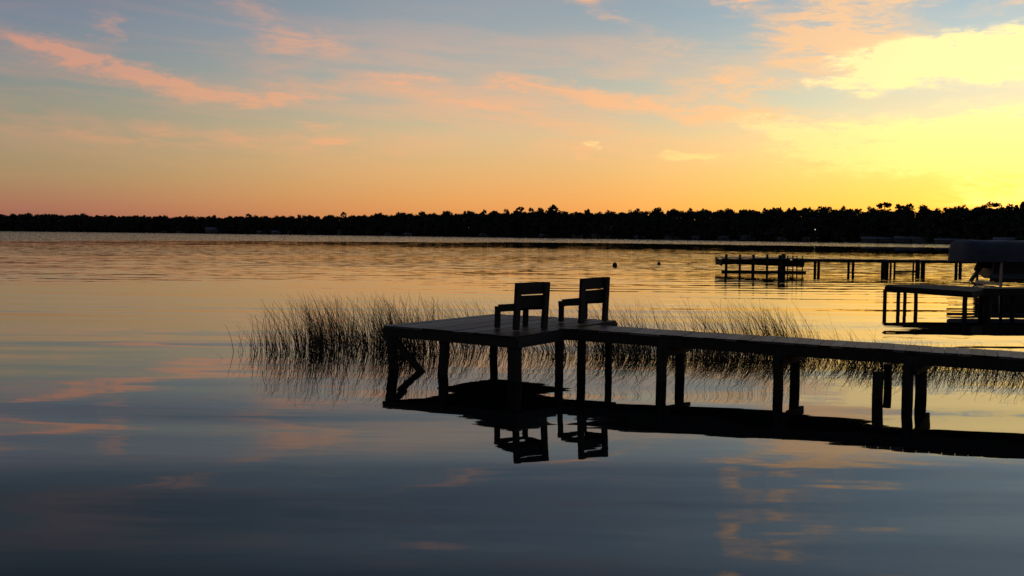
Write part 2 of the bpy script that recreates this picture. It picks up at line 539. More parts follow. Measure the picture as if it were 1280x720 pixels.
def leaf_cloud(n, centers, radii, size):
    """n small randomly turned quads per clump; returns verts (k,4,3)"""
    m = len(centers)
    c = np.repeat(np.asarray(centers), n, 0)
    rr = np.repeat(np.asarray(radii), n, 0)
    d = rng.normal(size=(m * n, 3))
    d /= np.linalg.norm(d, axis=1, keepdims=True)
    p = c + d * rr * (rng.random((m * n, 1)) ** 0.4)
    a = rng.normal(size=(m * n, 3))
    a /= np.linalg.norm(a, axis=1, keepdims=True)
    b = np.cross(a, rng.normal(size=(m * n, 3)))
    b /= np.linalg.norm(b, axis=1, keepdims=True)
    s = size * (0.6 + 0.8 * rng.random((m * n, 1)))
    return np.stack([p - a * s - b * s * .6, p + a * s - b * s * .6, p + a * s + b * s * .6, p - a * s + b * s * .6], 1)


def crown_mesh(kind):
    """unit trees, 1 high: crowns as leaf clumps"""
    cs, rs = [], []
    if kind == 'pine':
        for _ in range(17):
            an, q = random.uniform(0, 6.28), random.uniform(0.2, 1) ** 0.6
            cs.append((math.cos(an) * q * 0.17, math.sin(an) * q * 0.17, 0.86 + 0.07 * math.sqrt(max(0, 1 - q * q)) + random.uniform(-0.05, 0.03)))
            rs.append((0.055, 0.055, 0.035))
        for _ in range(5):
            an = random.uniform(0, 6.28)
            cs.append((math.cos(an) * 0.12, math.sin(an) * 0.12, random.uniform(0.62, 0.78)))
            rs.append((0.05, 0.05, 0.025))
        n, sz = 46, 0.013
    elif kind == 'broad':
        for _ in range(54):
            an, q, h = random.uniform(0, 6.28), random.uniform(0, 1) ** 0.5, random.uniform(0, 1)
            wdt = 0.29 * math.sqrt(max(0.10, 1 - h ** 4))
            cs.append((math.cos(an) * q * wdt, math.sin(an) * q * wdt, 0.42 + h * 0.52))
            rs.append((0.075, 0.075, 0.045))
        n, sz = 44, 0.017
    else:
        for _ in range(36):
            an, q, h = random.uniform(0, 6.28), random.uniform(0, 1) ** 0.5, random.uniform(0, 1)
            wdt = 0.19 * math.sqrt(max(0.12, 1 - abs(2 * h - 1) ** 3.5))
            cs.append((math.cos(an) * q * wdt, math.sin(an) * q * wdt, 0.38 + h * 0.56))
            rs.append((0.06, 0.06, 0.055))
        n, sz = 40, 0.017
    q = leaf_cloud(n, cs, rs, sz)
    me = fast_mesh(kind + "_crown", q.reshape(-1, 3), np.arange(q.shape[0] * 4).reshape(-1, 4))
    me.materials.append(M_LEAF)
    t = MB()
    lean = random.uniform(-0.02, 0.02)
    t.tube([(0, 0, 0), (lean, 0, 0.35), (lean * 1.6, lean, 0.7), (lean * 2, lean, 0.9)], [0.022, 0.017, 0.011, 0.004], 6)
    for k in range(5 if kind != 'broad' else 9):
        an, z0 = random.uniform(0, 6.28), random.uniform(0.35, 0.75)
        L = 0.14 if kind != 'broad' else 0.22
        t.tube([(lean, 0, z0), (math.cos(an) * L * .6, math.sin(an) * L * .6, z0 + 0.08), (math.cos(an) * L, math.sin(an) * L, z0 + 0.13)], [0.008, 0.005, 0.002], 5)
    tm = t.mesh(kind + "_trunk")
    tm.materials.append(M_BARK)
    return me, tm


CROWNS = {k: [crown_mesh(k) for _ in range(3)] for k in ('pine', 'broad', 'round')}

# trees that stand out above the wood: azimuth, height, crown width, form
EMERGENT = [(-26.51, 20.1, 9.2, 'broad'), (-24.88, 20.2, 7.3, 'round'), (-23.55, 20.2, 9.0, 'broad'), (-20.2, 19.5, 4.4, 'round'),
            (-19.39, 19.4, 3.5, 'round'), (-18.08, 20.1, 4.3, 'round'), (-14.8, 21.3, 6.7, 'round'), (-12.03, 20.7, 4.1, 'round'),
            (-11.42, 20.7, 4.9, 'round'), (-9.56, 23.4, 5.6, 'round'), (-7.55, 22.6, 6.3, 'round'), (-6.56, 23.8, 4.2, 'round'),
            (-5.15, 23.1, 10.8, 'broad'), (-3.7, 24.2, 6.0, 'round'), (-2.65, 24.3, 6.0, 'round'), (-1.6, 25.8, 3.9, 'pine'),
            (-1.1, 24.3, 5.1, 'round'), (-0.37, 25.6, 5.1, 'round'), (0.41, 28.0, 7.2, 'pine'), (1.05, 26.9, 4.5, 'pine'),
            (1.59, 26.5, 6.4, 'round'), (2.28, 29.2, 11.9, 'broad'), (4.28, 25.0, 4.1, 'round'), (7.09, 25.0, 4.5, 'round'),
            (8.03, 25.0, 5.7, 'round'), (9.15, 24.2, 6.2, 'broad'), (10.04, 24.6, 3.9, 'round'), (10.79, 24.1, 8.5, 'broad'),
            (12.15, 24.1, 5.9, 'broad'), (13.32, 22.6, 4.0, 'round'), (14.14, 23.5, 4.5, 'round'), (14.61, 23.7, 4.5, 'round'),
            (15.34, 23.3, 4.4, 'round'), (16.48, 23.7, 6.5, 'broad'), (17.23, 23.7, 4.8, 'round'), (18.26, 24.0, 3.4, 'round'),
            (19.9, 21.8, 4.1, 'round'), (20.33, 25.8, 8.7, 'pine'), (21.13, 24.6, 5.9, 'pine'), (21.52, 24.7, 5.4, 'pine'),
            (22.32, 23.0, 6.9, 'broad'), (23.37, 21.7, 4.8, 'round'), (24.17, 23.2, 8.0, 'broad'), (25.0, 22.2, 5.6, 'round'),
            (25.52, 24.4, 12.8, 'broad'), (26.91, 24.5, 7.1, 'broad'), (28.4, 24.0, 9.0, 'broad'), (-28.6, 20.5, 7.0, 'round')]
TREE_LABEL = {'pine': "flat-topped pine standing out above the dark far wood",
              'broad': "broad-crowned tree swelling above the skyline of the far wood",
              'round': "narrow round-crowned tree just topping the skyline of the far wood"}
SPECIAL = {2.28: "tallest and widest rounded tree crown above the middle of the far wood",
           20.33: "tall umbrella-topped pine with sky showing round its stem, highest of three pines",
           25.52: "very wide spreading tree crown above the wood behind the boat canopy",
           -1.6: "thin lone pine tip standing clear above the far wood"}
UNITW = {'pine': 0.42, 'broad': 0.70, 'round': 0.47}
for (a, h, cw, kind) in EMERGENT:
    cm, tm = random.choice(CROWNS[kind])
    h *= 1.015
    o = empty({'pine': 'pine_tree', 'broad': 'oak_tree', 'round': 'tree'}[kind], polar(a, shore_d(a) + 22, 1.1), random.uniform(0, 6.28))
    sx = cw * {'pine': 1.25, 'broad': 1.3, 'round': 1.55}[kind] / UNITW[kind]
    hz = h - 1.1
    o.scale = (sx, sx, hz)
    link("crown", cm, None, o)
    tr = link("trunk", tm, None, o)
    tr.scale = (hz / sx, hz / sx, 1)
    if a in SPECIAL:
        tag(o, SPECIAL[a], "tree")
    else:
        tag(o, TREE_LABEL[kind], "tree", {'pine': "pines above the far wood", 'broad': "broad trees above the far wood", 'round': "small treetops along the far skyline"}[kind])

# the wood itself: one mass of foliage and stems
vs = []
tv = MB()
a = -42.0
while a < 43:
    d0 = shore_d(a)
    for off in (4, 13, 24, 38, 55):
        aa = a + random.uniform(-0.15, 0.15)
        dd = d0 + off + random.uniform(-5, 5)
        h = wood_h(aa) * (1 + 0.085 * math.sin(aa * 7.1) * math.sin(aa * 2.3 + 1) + 0.035 * math.sin(aa * 17.0)) * (random.uniform(0.90, 0.985) if off > 10 else random.uniform(0.45, 0.85))
        b0 = polar(aa, dd, 0.8)
        nc = 15
        wd = random.uniform(3.0, 4.6)
        cc = []
        for _ in range(nc):
            an, q, t = random.uniform(0, 6.28), math.sqrt(random.random()), random.random()
            k = math.sqrt(max(0.08, 1 - max(0, t - 0.25) ** 2 / 0.5625))
            cc.append((b0.x + math.cos(an) * q * wd * k, b0.y + math.sin(an) * q * wd * k, b0.z + h * (0.06 + 0.88 * t)))
        lo = [c_ for c_ in cc if c_[2] < b0.z + h * 0.7]
        hi = [c_ for c_ in cc if c_[2] >= b0.z + h * 0.7] + [(b0.x + random.uniform(-.55, .55) * wd, b0.y, b0.z + h * random.uniform(.88, .94)) for _ in range(2)]
        if lo:
            vs.append(leaf_cloud(12, lo, np.full((len(lo), 1), 1.6), 0.95))
        vs.append(leaf_cloud(27, hi, np.full((len(hi), 1), 1.55), 0.44))
        if off >= 38:
            ub = [(b0.x + random.uniform(-3, 3), b0.y + random.uniform(-3, 3), b0.z + h * t_) for t_ in (.1, .25, .4, .55, .7, .84)]
            vs.append(leaf_cloud(6, ub, np.full((6, 1), 1.7), 1.5))
        if off in (4, 13):
            tv.tube([tuple(b0), (b0.x, b0.y, b0.z + h * 0.7)], [0.25, 0.1], 5)
    a += 3.6 / d0 * 57.3
q = np.concatenate(vs)
fw = fast_mesh("far_wood", q.reshape(-1, 3), np.arange(q.shape[0] * 4).reshape(-1, 4))
tag(link("far_wood", fw, M_LEAF), "dense dark wood lining the far shore as one mass", "wood", kind="stuff")
tag(tv.build("far_wood_stems", M_BARK), "dim tree stems inside the dark far wood", "wood", kind="stuff")


# ------------------------------------------------------------------ houses on the far shore
def house(az, wd, ridge, back, hip, name, label, cat, pale, turn=0.0, group=None):
    base_z = 0.3 if back < 6 else (0.8 if back < 30 else 1.9)
    p = polar(az, shore_d(az) + back, base_z)
    o = empty(name, p, -rad(az) + turn)
    ht = ridge - base_z
    ev = ht * 0.62
    dp = max(4.0, wd * 0.6)
    wl = MB()
    wl.prism([(-wd / 2, -dp / 2, ev), (wd / 2, -dp / 2, ev), (wd / 2, dp / 2, ev), (-wd / 2, dp / 2, ev)], ev)
    wl.build("wall", M_WALL, o)
    r = MB()
    e, hp = 0.35, (wd * 0.22 if hip else 0.0)
    z0 = ev + 0.01
    r.v = [(-wd / 2 - e, -dp / 2 - e, z0), (wd / 2 + e, -dp / 2 - e, z0), (wd / 2 + e, dp / 2 + e, z0), (-wd / 2 - e, dp / 2 + e, z0),
           (-wd / 2 - e + hp, 0, ht), (wd / 2 + e - hp, 0, ht)]
    r.f = [(0, 1, 5, 4), (2, 3, 4, 5), (1, 2, 5), (3, 0, 4), (3, 2, 1, 0)]
    r.build("roof", M_ROOF if pale else M_ROOFD, o)
    dr = MB()
    dr.prism([(-0.5, -dp / 2 - 0.06, min(2.0, ev * .9)), (0.5, -dp / 2 - 0.06, min(2.0, ev * .9)), (0.5, -dp / 2 - 0.005, min(2.0, ev * .9)), (-0.5, -dp / 2 - 0.005, min(2.0, ev * .9))], min(1.9, ev * .85))
    dr.build("door", M_BEAM, o)
    tag(o, label, cat, group)
    return o


G_B = "small boathouses along the far waterline"
B_L = "small dim boathouse with a pale roof at the far waterline below the wood"
G_D = "dark-roofed boathouses along the far waterline"
B_D = "small dim boathouse with a dark shingle roof at the far waterline"
for (a, wd, rg) in [(-19.19, 6.9, 2.7), (-18.25, 11.9, 3.0), (-26.01, 5.4, 2.5), (-14.11, 8.2, 3.4), (-13.29, 9.7, 4.0), (-12.55, 4.0, 3.4),
                    (-11.33, 8.0, 2.8), (-7.09, 6.9, 3.2), (-5.96, 8.3, 3.0), (-1.64, 8.6, 3.4), (1.8, 9.6, 3.2), (3.76, 9.3, 3.8),
                    (5.62, 5.8, 2.9), (7.25, 8.8, 3.1), (9.04, 9.7, 3.3), (10.38, 5.9, 3.0), (11.92, 8.1, 3.2), (15.08, 6.5, 3.0), (16.39, 5.3, 3.1)]:
    pale = random.random() < 0.7
    house(a, wd, rg, 1.0, True, "boathouse", B_L if pale else B_D, "boathouse", pale, random.uniform(-.3, .3), G_B if pale else G_D)
house(-16.71, 13.4, 6.6, 2.5, False, "lake_house", "wide grey house with a long pale roof by the far water", "house", True)
house(-9.78, 5.5, 5.8, 2.5, False, "lake_house", "narrow gabled house beside the far water", "house", False, 1.2)
house(4.85, 10.5, 4.4, 2.5, True, "lake_house", "hip-roofed house in front of the far wood below the tallest crown", "house", False)
house(13.23, 11.2, 4.3, 2.5, True, "lake_house", "wide hip-roofed house by the far water short of the long sheds", "house", False)
house(5.48, 5.2, 10.5, -1 + 3.5, False, "lake_house", "pale roof of a tall house half hidden in the far wood", "house", True, 0.3)
for (a, wd, rg, lb) in [(20.07, 19.8, 3.6, "long low boat shed with a grey roof beside a second shed"),
                        (21.7, 18.2, 4.2, "long boat shed with a pale ridge next to the lower grey shed"),
                        (23.77, 20.2, 3.0, "longest low shed, a thin pale roof line above the boat canopy"),
                        (26.39, 15.6, 4.0, "low shed behind the boat canopy, its pale roof just above it")]:
    house(a, wd, rg, 1.0, False, "boat_shed", lb, "shed", True)

# one lit lamp among the trees
lm = bpy.data.materials.new("lit_lamp")
lm.use_nodes = True
ln = NT(lm.node_tree)
em = ln.n('ShaderNodeEmission')
em.inputs[0].default_value = (1, 0.85, 0.6, 1)
em.inputs[1].default_value = 0.9
ln.put(ln.n('ShaderNodeOutputMaterial').inputs[0], em.outputs[0])
lp = empty("yard_lamp", polar(16.8, shore_d(16.8) - 1.0, 0.0))
MB().tube([(0, 0, -1.0), (0, 0, 7.6)], [0.09, 0.06], 8).build("pole", M_STEEL, lp)
MB().tube([(0, 0, 7.6), (0, 0, 7.75), (0, 0, 8.1), (0, 0, 8.2)], [0.12, 0.34, 0.34, 0.1], 10).build("lamp_head", lm, lp)
tag(lp, "tiny lit yard lamp on a pole in front of the far wood", "lamp")


# ------------------------------------------------------------------ the near dock
def pile(parent, x, y, ztop, r=0.085, lean=(0, 0), name="post", bend=0.0):
    pts, rr = [], []
    for k in range(7):
        t = k / 6.0
        z = ztop + (-1.6 - ztop) * t
        b = bend * math.sin(t * math.pi)
        pts.append((x + lean[0] * t + b + random.uniform(-.008, .008), y + lean[1] * t + random.uniform(-.008, .008), z))
        rr.append(r * (0.96 + 0.06 * t) * random.uniform(0.96, 1.05))
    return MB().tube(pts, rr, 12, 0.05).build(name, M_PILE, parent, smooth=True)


def lerp(a, b, t):
    return tuple(p + (q - p) * t for p, q in zip(a, b))


def board(parent, a0, a1, b0, b1, thick, name, mat):
    """a plank whose two long edges are a0-b0 and a1-b1"""
    ctr = lerp(lerp(a0, b1, .5), lerp(a1, b0, .5), .5)
    m = MB().prism([a0, b0, b1, a1], thick)
    o = m.build(name, mat, parent, origin=ctr)
    o.location = ctr
    return o


dock = empty("wooden_dock")
tag(dock, "weathered wooden dock with a square end platform and long walkway", "dock")
FL, NR, RT, BK = (-2.40, 18.75, 0.82), (0.10, 17.12, 0.80), (2.05, 19.45, 0.90), (-0.38, 21.15, 0.86)
pf = MB()
up = (0, 0, 1)


def dn(p, d):
    return (p[0], p[1], p[2] - d)


for A, B in ((FL, NR), (NR, RT), (RT, BK), (BK, FL)):
    pf.beam(dn(A, 0.125), dn(B, 0.125), 0.045, 0.165)
for t in (0.25, 0.5, 0.75):
    pf.beam(dn(lerp(FL, BK, t), 0.122), dn(lerp(NR, RT, t), 0.122), 0.04, 0.15)
plat = pf.build("platform_frame", M_BEAM, dock)
nb = 13
for i in range(nb):
    t0, t1 = (i + 0.04) / nb, (i + 0.96) / nb
    e0, e1 = random.uniform(-.012, .004), random.uniform(.996, 1.014)
    dzj = random.uniform(-.004, .004) - 0.0
    q = [lerp(lerp(FL, NR, t), lerp(BK, RT, t), e) for t, e in ((t0, e0), (t1, e0), (t0, e1), (t1, e1))]
    q = [(p[0], p[1], p[2] + dzj) for p in q]
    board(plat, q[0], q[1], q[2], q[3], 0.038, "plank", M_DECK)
pile(dock, -2.27, 18.74, 0.76, 0.10, (0.13, 0.0), bend=0.02)
pile(dock, -1.19, 18.08, 0.74, 0.095, (-0.10, 0.0), bend=-0.02)
pile(dock, 0.06, 17.30, 0.77, 0.125)
pile(dock, -0.36, 20.95, 0.80, 0.085, (-0.04, 0))
pile(dock, 1.90, 19.34, 0.84, 0.075)
pile(dock, 1.32, 18.68, 0.82, 0.088)
br = MB().beam((-2.22, 18.66, 0.60), (-1.30, 18.20, -0.40), 0.05, 0.13)
br.build("brace", M_BEAM, dock)

# walkway
W0, W1 = Vector((0.86, 18.16, 0.855)), Vector((7.81, 15.08, 0.76))
wdir = (W1 - W0).normalized()
pdir = Vector((0.40, 0.917, 0.0)).normalized()      # the boards lie slightly askew
WL, WW = 13.6, 0.95


def wpt(s, c_, z=0.0):
    p = W0 + wdir * s + pdir * c_
    return (p.x, p.y, p.z + z)


wf = MB()
s_ = 0.03
while s_ < WL - 0.1:
    e_ = min(WL, s_ + random.uniform(2.2, 3.1))
    zz = random.uniform(-.008, .008)
    wf.beam(wpt(s_, 0.03 + zz, -0.128 + zz), wpt(e_, 0.03 + zz, -0.128 - zz), 0.05, 0.17 + random.uniform(-.012, .012))
    s_ = e_ + 0.003
wf.beam(wpt(0.36, WW - 0.03, -0.125), wpt(WL, WW - 0.03, -0.125), 0.05, 0.17)
wf.beam(wpt(0.2, WW / 2, -0.12), wpt(WL, WW / 2, -0.12), 0.045, 0.15)
wf.beam(wpt(0.03, 0.05, -0.127), wpt(0.36, WW - 0.05, -0.127), 0.045, 0.165)
walk = wf.build("walkway_frame", M_BEAM, dock)
s, i = 0.0, 0
while s < WL - 0.2:
    bw = 0.19
    sk = max(0.0, 0.34 - s * 0.9)                 # the first boards fan out along the platform's edge
    sk2 = max(0.0, 0.34 - (s + bw) * 0.9)
    o0, o1, zj = random.uniform(-.006, .006), random.uniform(-.01, .035), random.uniform(-.005, .005)
    board(walk, wpt(s + .003, o0 - .004, zj), wpt(s + bw - .003, o0 - .004, zj), wpt(s + .003 + sk, WW + o1, zj), wpt(s + bw - .003 + sk2, WW + o1, zj), 0.038, "plank", M_DECK)
    s += bw
    i += 1


def at_px(px, Y):      # lateral place of a sight line at depth Y
    return (px - 640.0) * Y / F_PX


rows_p = []
for (p0, p1) in ((700, None), (830, 853), (976, 996), (1140, 1156)):
    for k, px_ in ((0, p0), (1, p1)):
        if px_ is None:
            continue
        cc = 0.07 if k == 0 else WW - 0.12
        best = min(np.arange(0, WL, 0.01), key=lambda q_: abs(wpt(q_, cc)[0] - at_px(px_, wpt(q_, cc)[1])))
        rows_p.append((best, cc, p0))
rows_p += [(9.1, 0.07, 1), (9.2, WW - .12, 1), (11.1, 0.07, 2), (11.2, WW - .12, 2), (13.1, 0.07, 3), (13.2, WW - .12, 3)]
for (s_, cc, _g) in rows_p:
    p = wpt(s_, cc)
    pile(dock, p[0], p[1], p[2] - 0.09, random.uniform(0.082, 0.095), (random.uniform(-.05, .05), 0), bend=random.uniform(-.03, .03))
for g in {r_[2] for r_ in rows_p}:
    rr = [r_ for r_ in rows_p if r_[2] == g]
    if len(rr) == 2:
        MB().beam(wpt(rr[0][0] + .10, -0.10, -0.29), wpt(rr[1][0] + .12, WW + 0.10, -0.29), 0.05, 0.16).build("cross_beam", M_BEAM, dock)

# ------------------------------------------------------------------ two old cut pilings beside the walkway
for (x, y, zt, r_, lb) in ((5.86, 15.87, 0.42, 0.085, "thicker sawn-off piling standing alone at the walkway's near edge"),
                           (6.46, 17.05, 0.40, 0.068, "thinner sawn-off piling standing alone just behind the walkway")):
    o = pile(None, x, y, zt, r_, (0, 0), "cut_piling")
    tag(o, lb, "piling", "sawn-off pilings by the walkway")


# ------------------------------------------------------------------ chairs
def make_chair(seat_drop):
    root = empty("wooden_chair")
    hw, dp, hb, sh = 0.355, 0.50, 0.85, 0.45
    for sx in (-1, 1):
        MB().beam((sx * hw, 0, 0), (sx * hw + sx * 0.004, -0.05, hb), 0.07, 0.12, (1, 0, 0)).build("leg", M_CHAIR, root, bevel=0.004)
        MB().beam((sx * hw, dp, 0), (sx * hw, dp - 0.005, sh - seat_drop - 0.07), 0.06, 0.105, (1, 0, 0)).build("leg", M_CHAIR, root, bevel=0.004)
        MB().beam((sx * hw, -0.02, sh - 0.055), (sx * hw, dp + 0.06, sh - seat_drop - 0.055), 0.045, 0.10).build("side_rail", M_CHAIR, root, bevel=0.004)
    for k, (z0, z1) in enumerate(((0.395, 0.615), (0.630, 0.85))):
        y0, y1 = -0.05 * z0 / hb, -0.05 * z1 / hb
        m = MB()
        x = hw - 0.022
        m.beam((-x, (y0 + y1) / 2 + 0.045, (z0 + z1) / 2), (x, (y0 + y1) / 2 + 0.045, (z0 + z1) / 2 + 0.004 * k), 0.03, z1 - z0)
        m.build("back_slat", M_CHAIR, root, bevel=0.004)
    ns = 4
    for k in range(ns):
        t0 = k / ns
        y = 0.09 + t0 * (dp - 0.06)
        z = sh - seat_drop * (y / dp) + 0.012
        MB().beam((-hw - 0.02, y, z), (hw + 0.02, y, z), (dp - 0.06) / ns - 0.012, 0.028).build("seat_slat", M_CHAIR, root, bevel=0.003)
    MB().beam((-hw + 0.03, dp - 0.01, sh - seat_drop - 0.06), (hw - 0.03, dp - 0.01, sh - seat_drop - 0.06), 0.035, 0.09).build("front_rail", M_CHAIR, root, bevel=0.003)
    return root


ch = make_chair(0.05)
ch.location = (0.34, 18.12, 0.835)
ch.rotation_euler = (rad(0.3), 0, rad(43.0))
tag(ch, "wooden slat-back chair nearer the platform's open corner post", "chair", "wooden chairs on the dock platform")
c2 = copy_tree(ch)
c2.location = (1.56, 19.10, 0.89)
c2.rotation_euler = (0, rad(-1.2), rad(46.0))
tag(c2, "wooden slat-back chair beside the walkway end of the platform", "chair")


# ------------------------------------------------------------------ reeds
def reed_bed(name, label, spots):
    V, Fq = [], []
    n = 0
    for (x, y, h, lean, az_, curl, wd) in spots:
        segs = 5
        pts = []
        for k in range(segs + 1):
            t = k / segs
            bend = lean * (t * 0.55 + 0.45 * t * t) + curl * t ** 4
            pts.append((x + math.cos(az_) * bend * h, y + math.sin(az_) * bend * h, -0.15 + (h + 0.15) * (t - 0.25 * abs(curl) * t ** 4)))
        for k, p in enumerate(pts):
            t = k / segs
            r_ = wd * (1 - 0.75 * t)
            for i_ in range(3):
                an = i_ * 2.094
                V.append((p[0] + math.cos(an) * r_, p[1] + math.sin(an) * r_, p[2]))
        for k in range(segs):
            for i_ in range(3):
                j = (i_ + 1) % 3
                Fq.append((n + k * 3 + i_, n + k * 3 + j, n + k * 3 + 3 + j, n + k * 3 + 3 + i_))
        n += (segs + 1) * 3
    tag(link(name, fast_mesh(name, V, Fq), M_REED), label, "reeds", kind="stuff")


def reed(x, y, h, lean=0.3, spread=0.25, wd=0.0053):
    l_ = random.gauss(lean, spread)
    az_ = math.pi + random.uniform(-0.9, 0.9)
    cu = random.choice((0, 0, 0.1, 0.25, 0.45)) * random.uniform(0.5, 1.2) * (1 if random.random() < .7 else -1)
    return (x, y, h, l_, az_, cu, wd * random.choice((0.6, 0.8, 1.0, 1.3, 1.7)))


spots = []
clumps = [(random.uniform(-5.0, -1.6), random.uniform(20.4, 23.8), random.uniform(0.12, 0.42)) for _ in range(48)]
for cx, cy, cr in clumps:
    edge = min(1.0, max(0.6, (cx + 6.0) / 1.2))
    for _ in range(int(30 * random.uniform(0.4, 1.4))):
        spots.append(reed(random.gauss(cx, cr), random.gauss(cy, cr), (random.uniform(0.7, 1.25) if random.random() < 0.6 else random.uniform(0.25, 0.7)) * edge, 0.24, 0.24))
for _ in range(60):
    spots.append(reed(random.uniform(-5.9, -4.7), random.uniform(20.5, 23.0), random.uniform(0.25, 0.75), 0.35, 0.5))
for _ in range(90):      # broken stems lying on the surface
    spots.append((random.uniform(-5.6, -1.2), random.uniform(18.9, 22.0), 0.16, random.uniform(1.2, 4.5), random.uniform(0, 6.28), 0.0, 0.006))
reed_bed("reed_bed", "tall dry reeds in the water beyond the platform's outer corner", spots)

spots = []
clumps = [(random.uniform(-1.4, 7.4), random.uniform(20.9, 23.6), random.uniform(0.12, 0.5)) for _ in range(66)]
for cx, cy, cr in clumps:
    hh = 1.0 if cx < 6.4 else 0.75
    for _ in range(int(34 * random.uniform(0.4, 1.4))):
        spots.append(reed(random.gauss(cx, cr), random.gauss(cy, cr), (random.uniform(0.6, 1.18) if random.random() < 0.6 else random.uniform(0.12, 0.42)) * hh, 0.52, 0.25))
reed_bed("reed_bed", "leaning thin reeds behind the platform and the start of the walkway", spots)

spots = []
for _ in range(80):
    cx = random.uniform(1.6, 12.5)
    cy = 20.3 - (cx - 5.0) * 0.30 + random.uniform(-0.7, 1.4)
    cr = random.uniform(0.2, 0.6)
    for _ in range(int(40 * random.uniform(0.5, 1.3))):
        spots.append(reed(random.gauss(cx, cr), random.gauss(cy, cr * .7), random.uniform(0.15, 0.5), 0.6, 0.6))
for _ in range(160):
    cx = random.uniform(0.5, 11)
    spots.append((cx, 20.0 - (cx - 4.0) * 0.33 + random.uniform(-1.6, 1.0), 0.14, random.uniform(1.2, 5.0), random.uniform(0, 6.28), 0.0, 0.006))
reed_bed("reed_bed", "low broken reeds in the water close behind the walkway", spots)


# ------------------------------------------------------------------ boat dock with lift
bd = empty("boat_dock")
tag(bd, "small dark dock platform on thin posts next to the boat lift", "dock")
P0, P1, P2, P3 = (13.62, 36.45, 0.83), (15.80, 34.35, 0.76), (17.75, 36.75, 0.79), (15.75, 38.35, 0.82)
fr = MB()
for A, B in ((P0, P1), (P1, P2), (P2, P3), (P3, P0)):
    fr.beam(dn(A, 0.125), dn(B, 0.125), 0.05, 0.17)
bfr = fr.build("platform_frame", M_BEAM, bd)
for i in range(18):
    t0, t1 = (i + .03) / 18, (i + .97) / 18
    q = [lerp(lerp(P0, P1, t), lerp(P3, P2, t), e) for t, e in ((t0, -.006), (t1, -.006), (t0, 1.006), (t1, 1.006))]
    board(bfr, q[0], q[1], q[2], q[3], 0.038, "plank", M_BEAM)
R0, R1 = (16.75, 35.55, 0.80), (26.0, 36.4, 0.84)
R2, R3 = (26.0, 37.7, 0.84), (17.85, 36.95, 0.80)
fr = MB()
fr.beam(dn(R0, 0.14), dn(R1, 0.14), 0.05, 0.2)
fr.beam(dn(R3, 0.14), dn(R2, 0.14), 0.05, 0.2)
wfr = fr.build("walkway_frame", M_BEAM, bd)
nbw = 46
for i in range(nbw):
    t0, t1 = (i + .04) / nbw, (i + .96) / nbw
    q = [lerp(R0, R1, t0), lerp(R0, R1, t1), lerp(R3, R2, t0), lerp(R3, R2, t1)]
    q = [(p[0], p[1], p[2] + .006) for p in q]
    board(wfr, q[0], q[1], q[2], q[3], 0.038, "plank", M_BEAM)
for (px_, Y, r_) in ((1107, 36.45, .07), (1124, 35.95, .065), (1132, 38.2, .065), (1146, 35.3, .065), (1207.5, 34.5, .075), (1228, 36.9, .1), (1236, 35.75, .13), (1253, 37.2, .06), (1267, 36.1, .08), (1285, 36.2, .08), (1320, 36.25, .08)):
    pile(bd, at_px(px_, Y), Y, 0.70, r_)

# boat lift with a fabric canopy
lift = empty("boat_lift", (0, 0, 0))
tag(lift, "boat lift on steel posts under a long grey canopy with scalloped hem", "boat lift")
LX0, LX1, LY0, LY1 = 25.5, 33.6, 54.8, 57.6
# canopy: a rounded hood, hem cut in scallops
cz0, cz1 = 1.42, 2.52
CX0, CX1, CY0, CY1 = LX0 - 0.55, LX1 + 0.55, LY0 - 0.35, LY1 + 0.35
cv = MB()
nu, ring = 97, []
prof = [(0.0, 0.0), (0.01, 0.25), (0.025, 0.5), (0.06, 0.78), (0.15, 0.92), (0.29, 0.98), (0.5, 1.0)]


def hood(u, k):
    # rectangle with rounded corners in plan, profile k rising to the ridge
    ins, zz = prof[k]
    hx_, hy_ = (CX1 - CX0) / 2 - ins * 0.75, (CY1 - CY0) / 2 - ins * (CY1 - CY0) * 0.98
    cxm, cym = (CX0 + CX1) / 2, (CY0 + CY1) / 2
    an = 2 * math.pi * u
    c_, s__ = math.cos(an), math.sin(an)
    n_ = 7.0
    rr_ = 1.0 / ((abs(c_) ** n_ + abs(s__) ** n_) ** (1 / n_))
    return (cxm + hx_ * c_ * rr_, cym + max(hy_, 0.02) * s__ * rr_, cz0 + (cz1 - cz0) * zz)


NU = 240
for k in range(-1, len(prof)):
    for i in range(NU):
        p = hood(i / NU, max(k, 0))
        z = p[2]
        if k == -1:
            z = cz0 - 0.04 - 0.07 * abs(math.sin(p[0] * 5.2 + p[1] * 5.2))
        else:
            z += 0.035 * (abs(math.sin(p[0] * 1.9)) - 0.5) * (k / (len(prof) - 1.0))
        cv.v.append((p[0], p[1], z))
for k in range(len(prof)):
    for i in range(NU):
        j = (i + 1) % NU
        cv.f.append((k * NU + i, k * NU + j, (k + 1) * NU + j, (k + 1) * NU + i))
cv.f.append(tuple(len(prof) * NU + i for i in range(NU)))
cvo = cv.build("canopy", M_CANVAS, lift, smooth=True)
cvo["label"] = "pale grey fabric canopy with a scalloped lower edge"
for x in (LX0 + 1.3, LX1 - 1.2):
    for y in (LY0, LY1):
        MB().beam((x, y, -1.5), (x, y, cz0 + 0.25), 0.11, 0.11, (0, 1, 0)).build("post", M_STEEL, lift)
for y in (LY0, LY1):
    MB().beam((LX0 - 0.1, y, cz0 + 0.2), (LX1 + 0.1, y, cz0 + 0.2), 0.05, 0.05).build("canopy_rail", M_STEEL, lift)
for x in (LX0 + 1.3, LX1 - 1.2):
    MB().beam((x, LY0 - 0.1, 0.12), (x, LY1 + 0.1, 0.12), 0.12, 0.16).build("cross_beam", M_STEEL, lift)
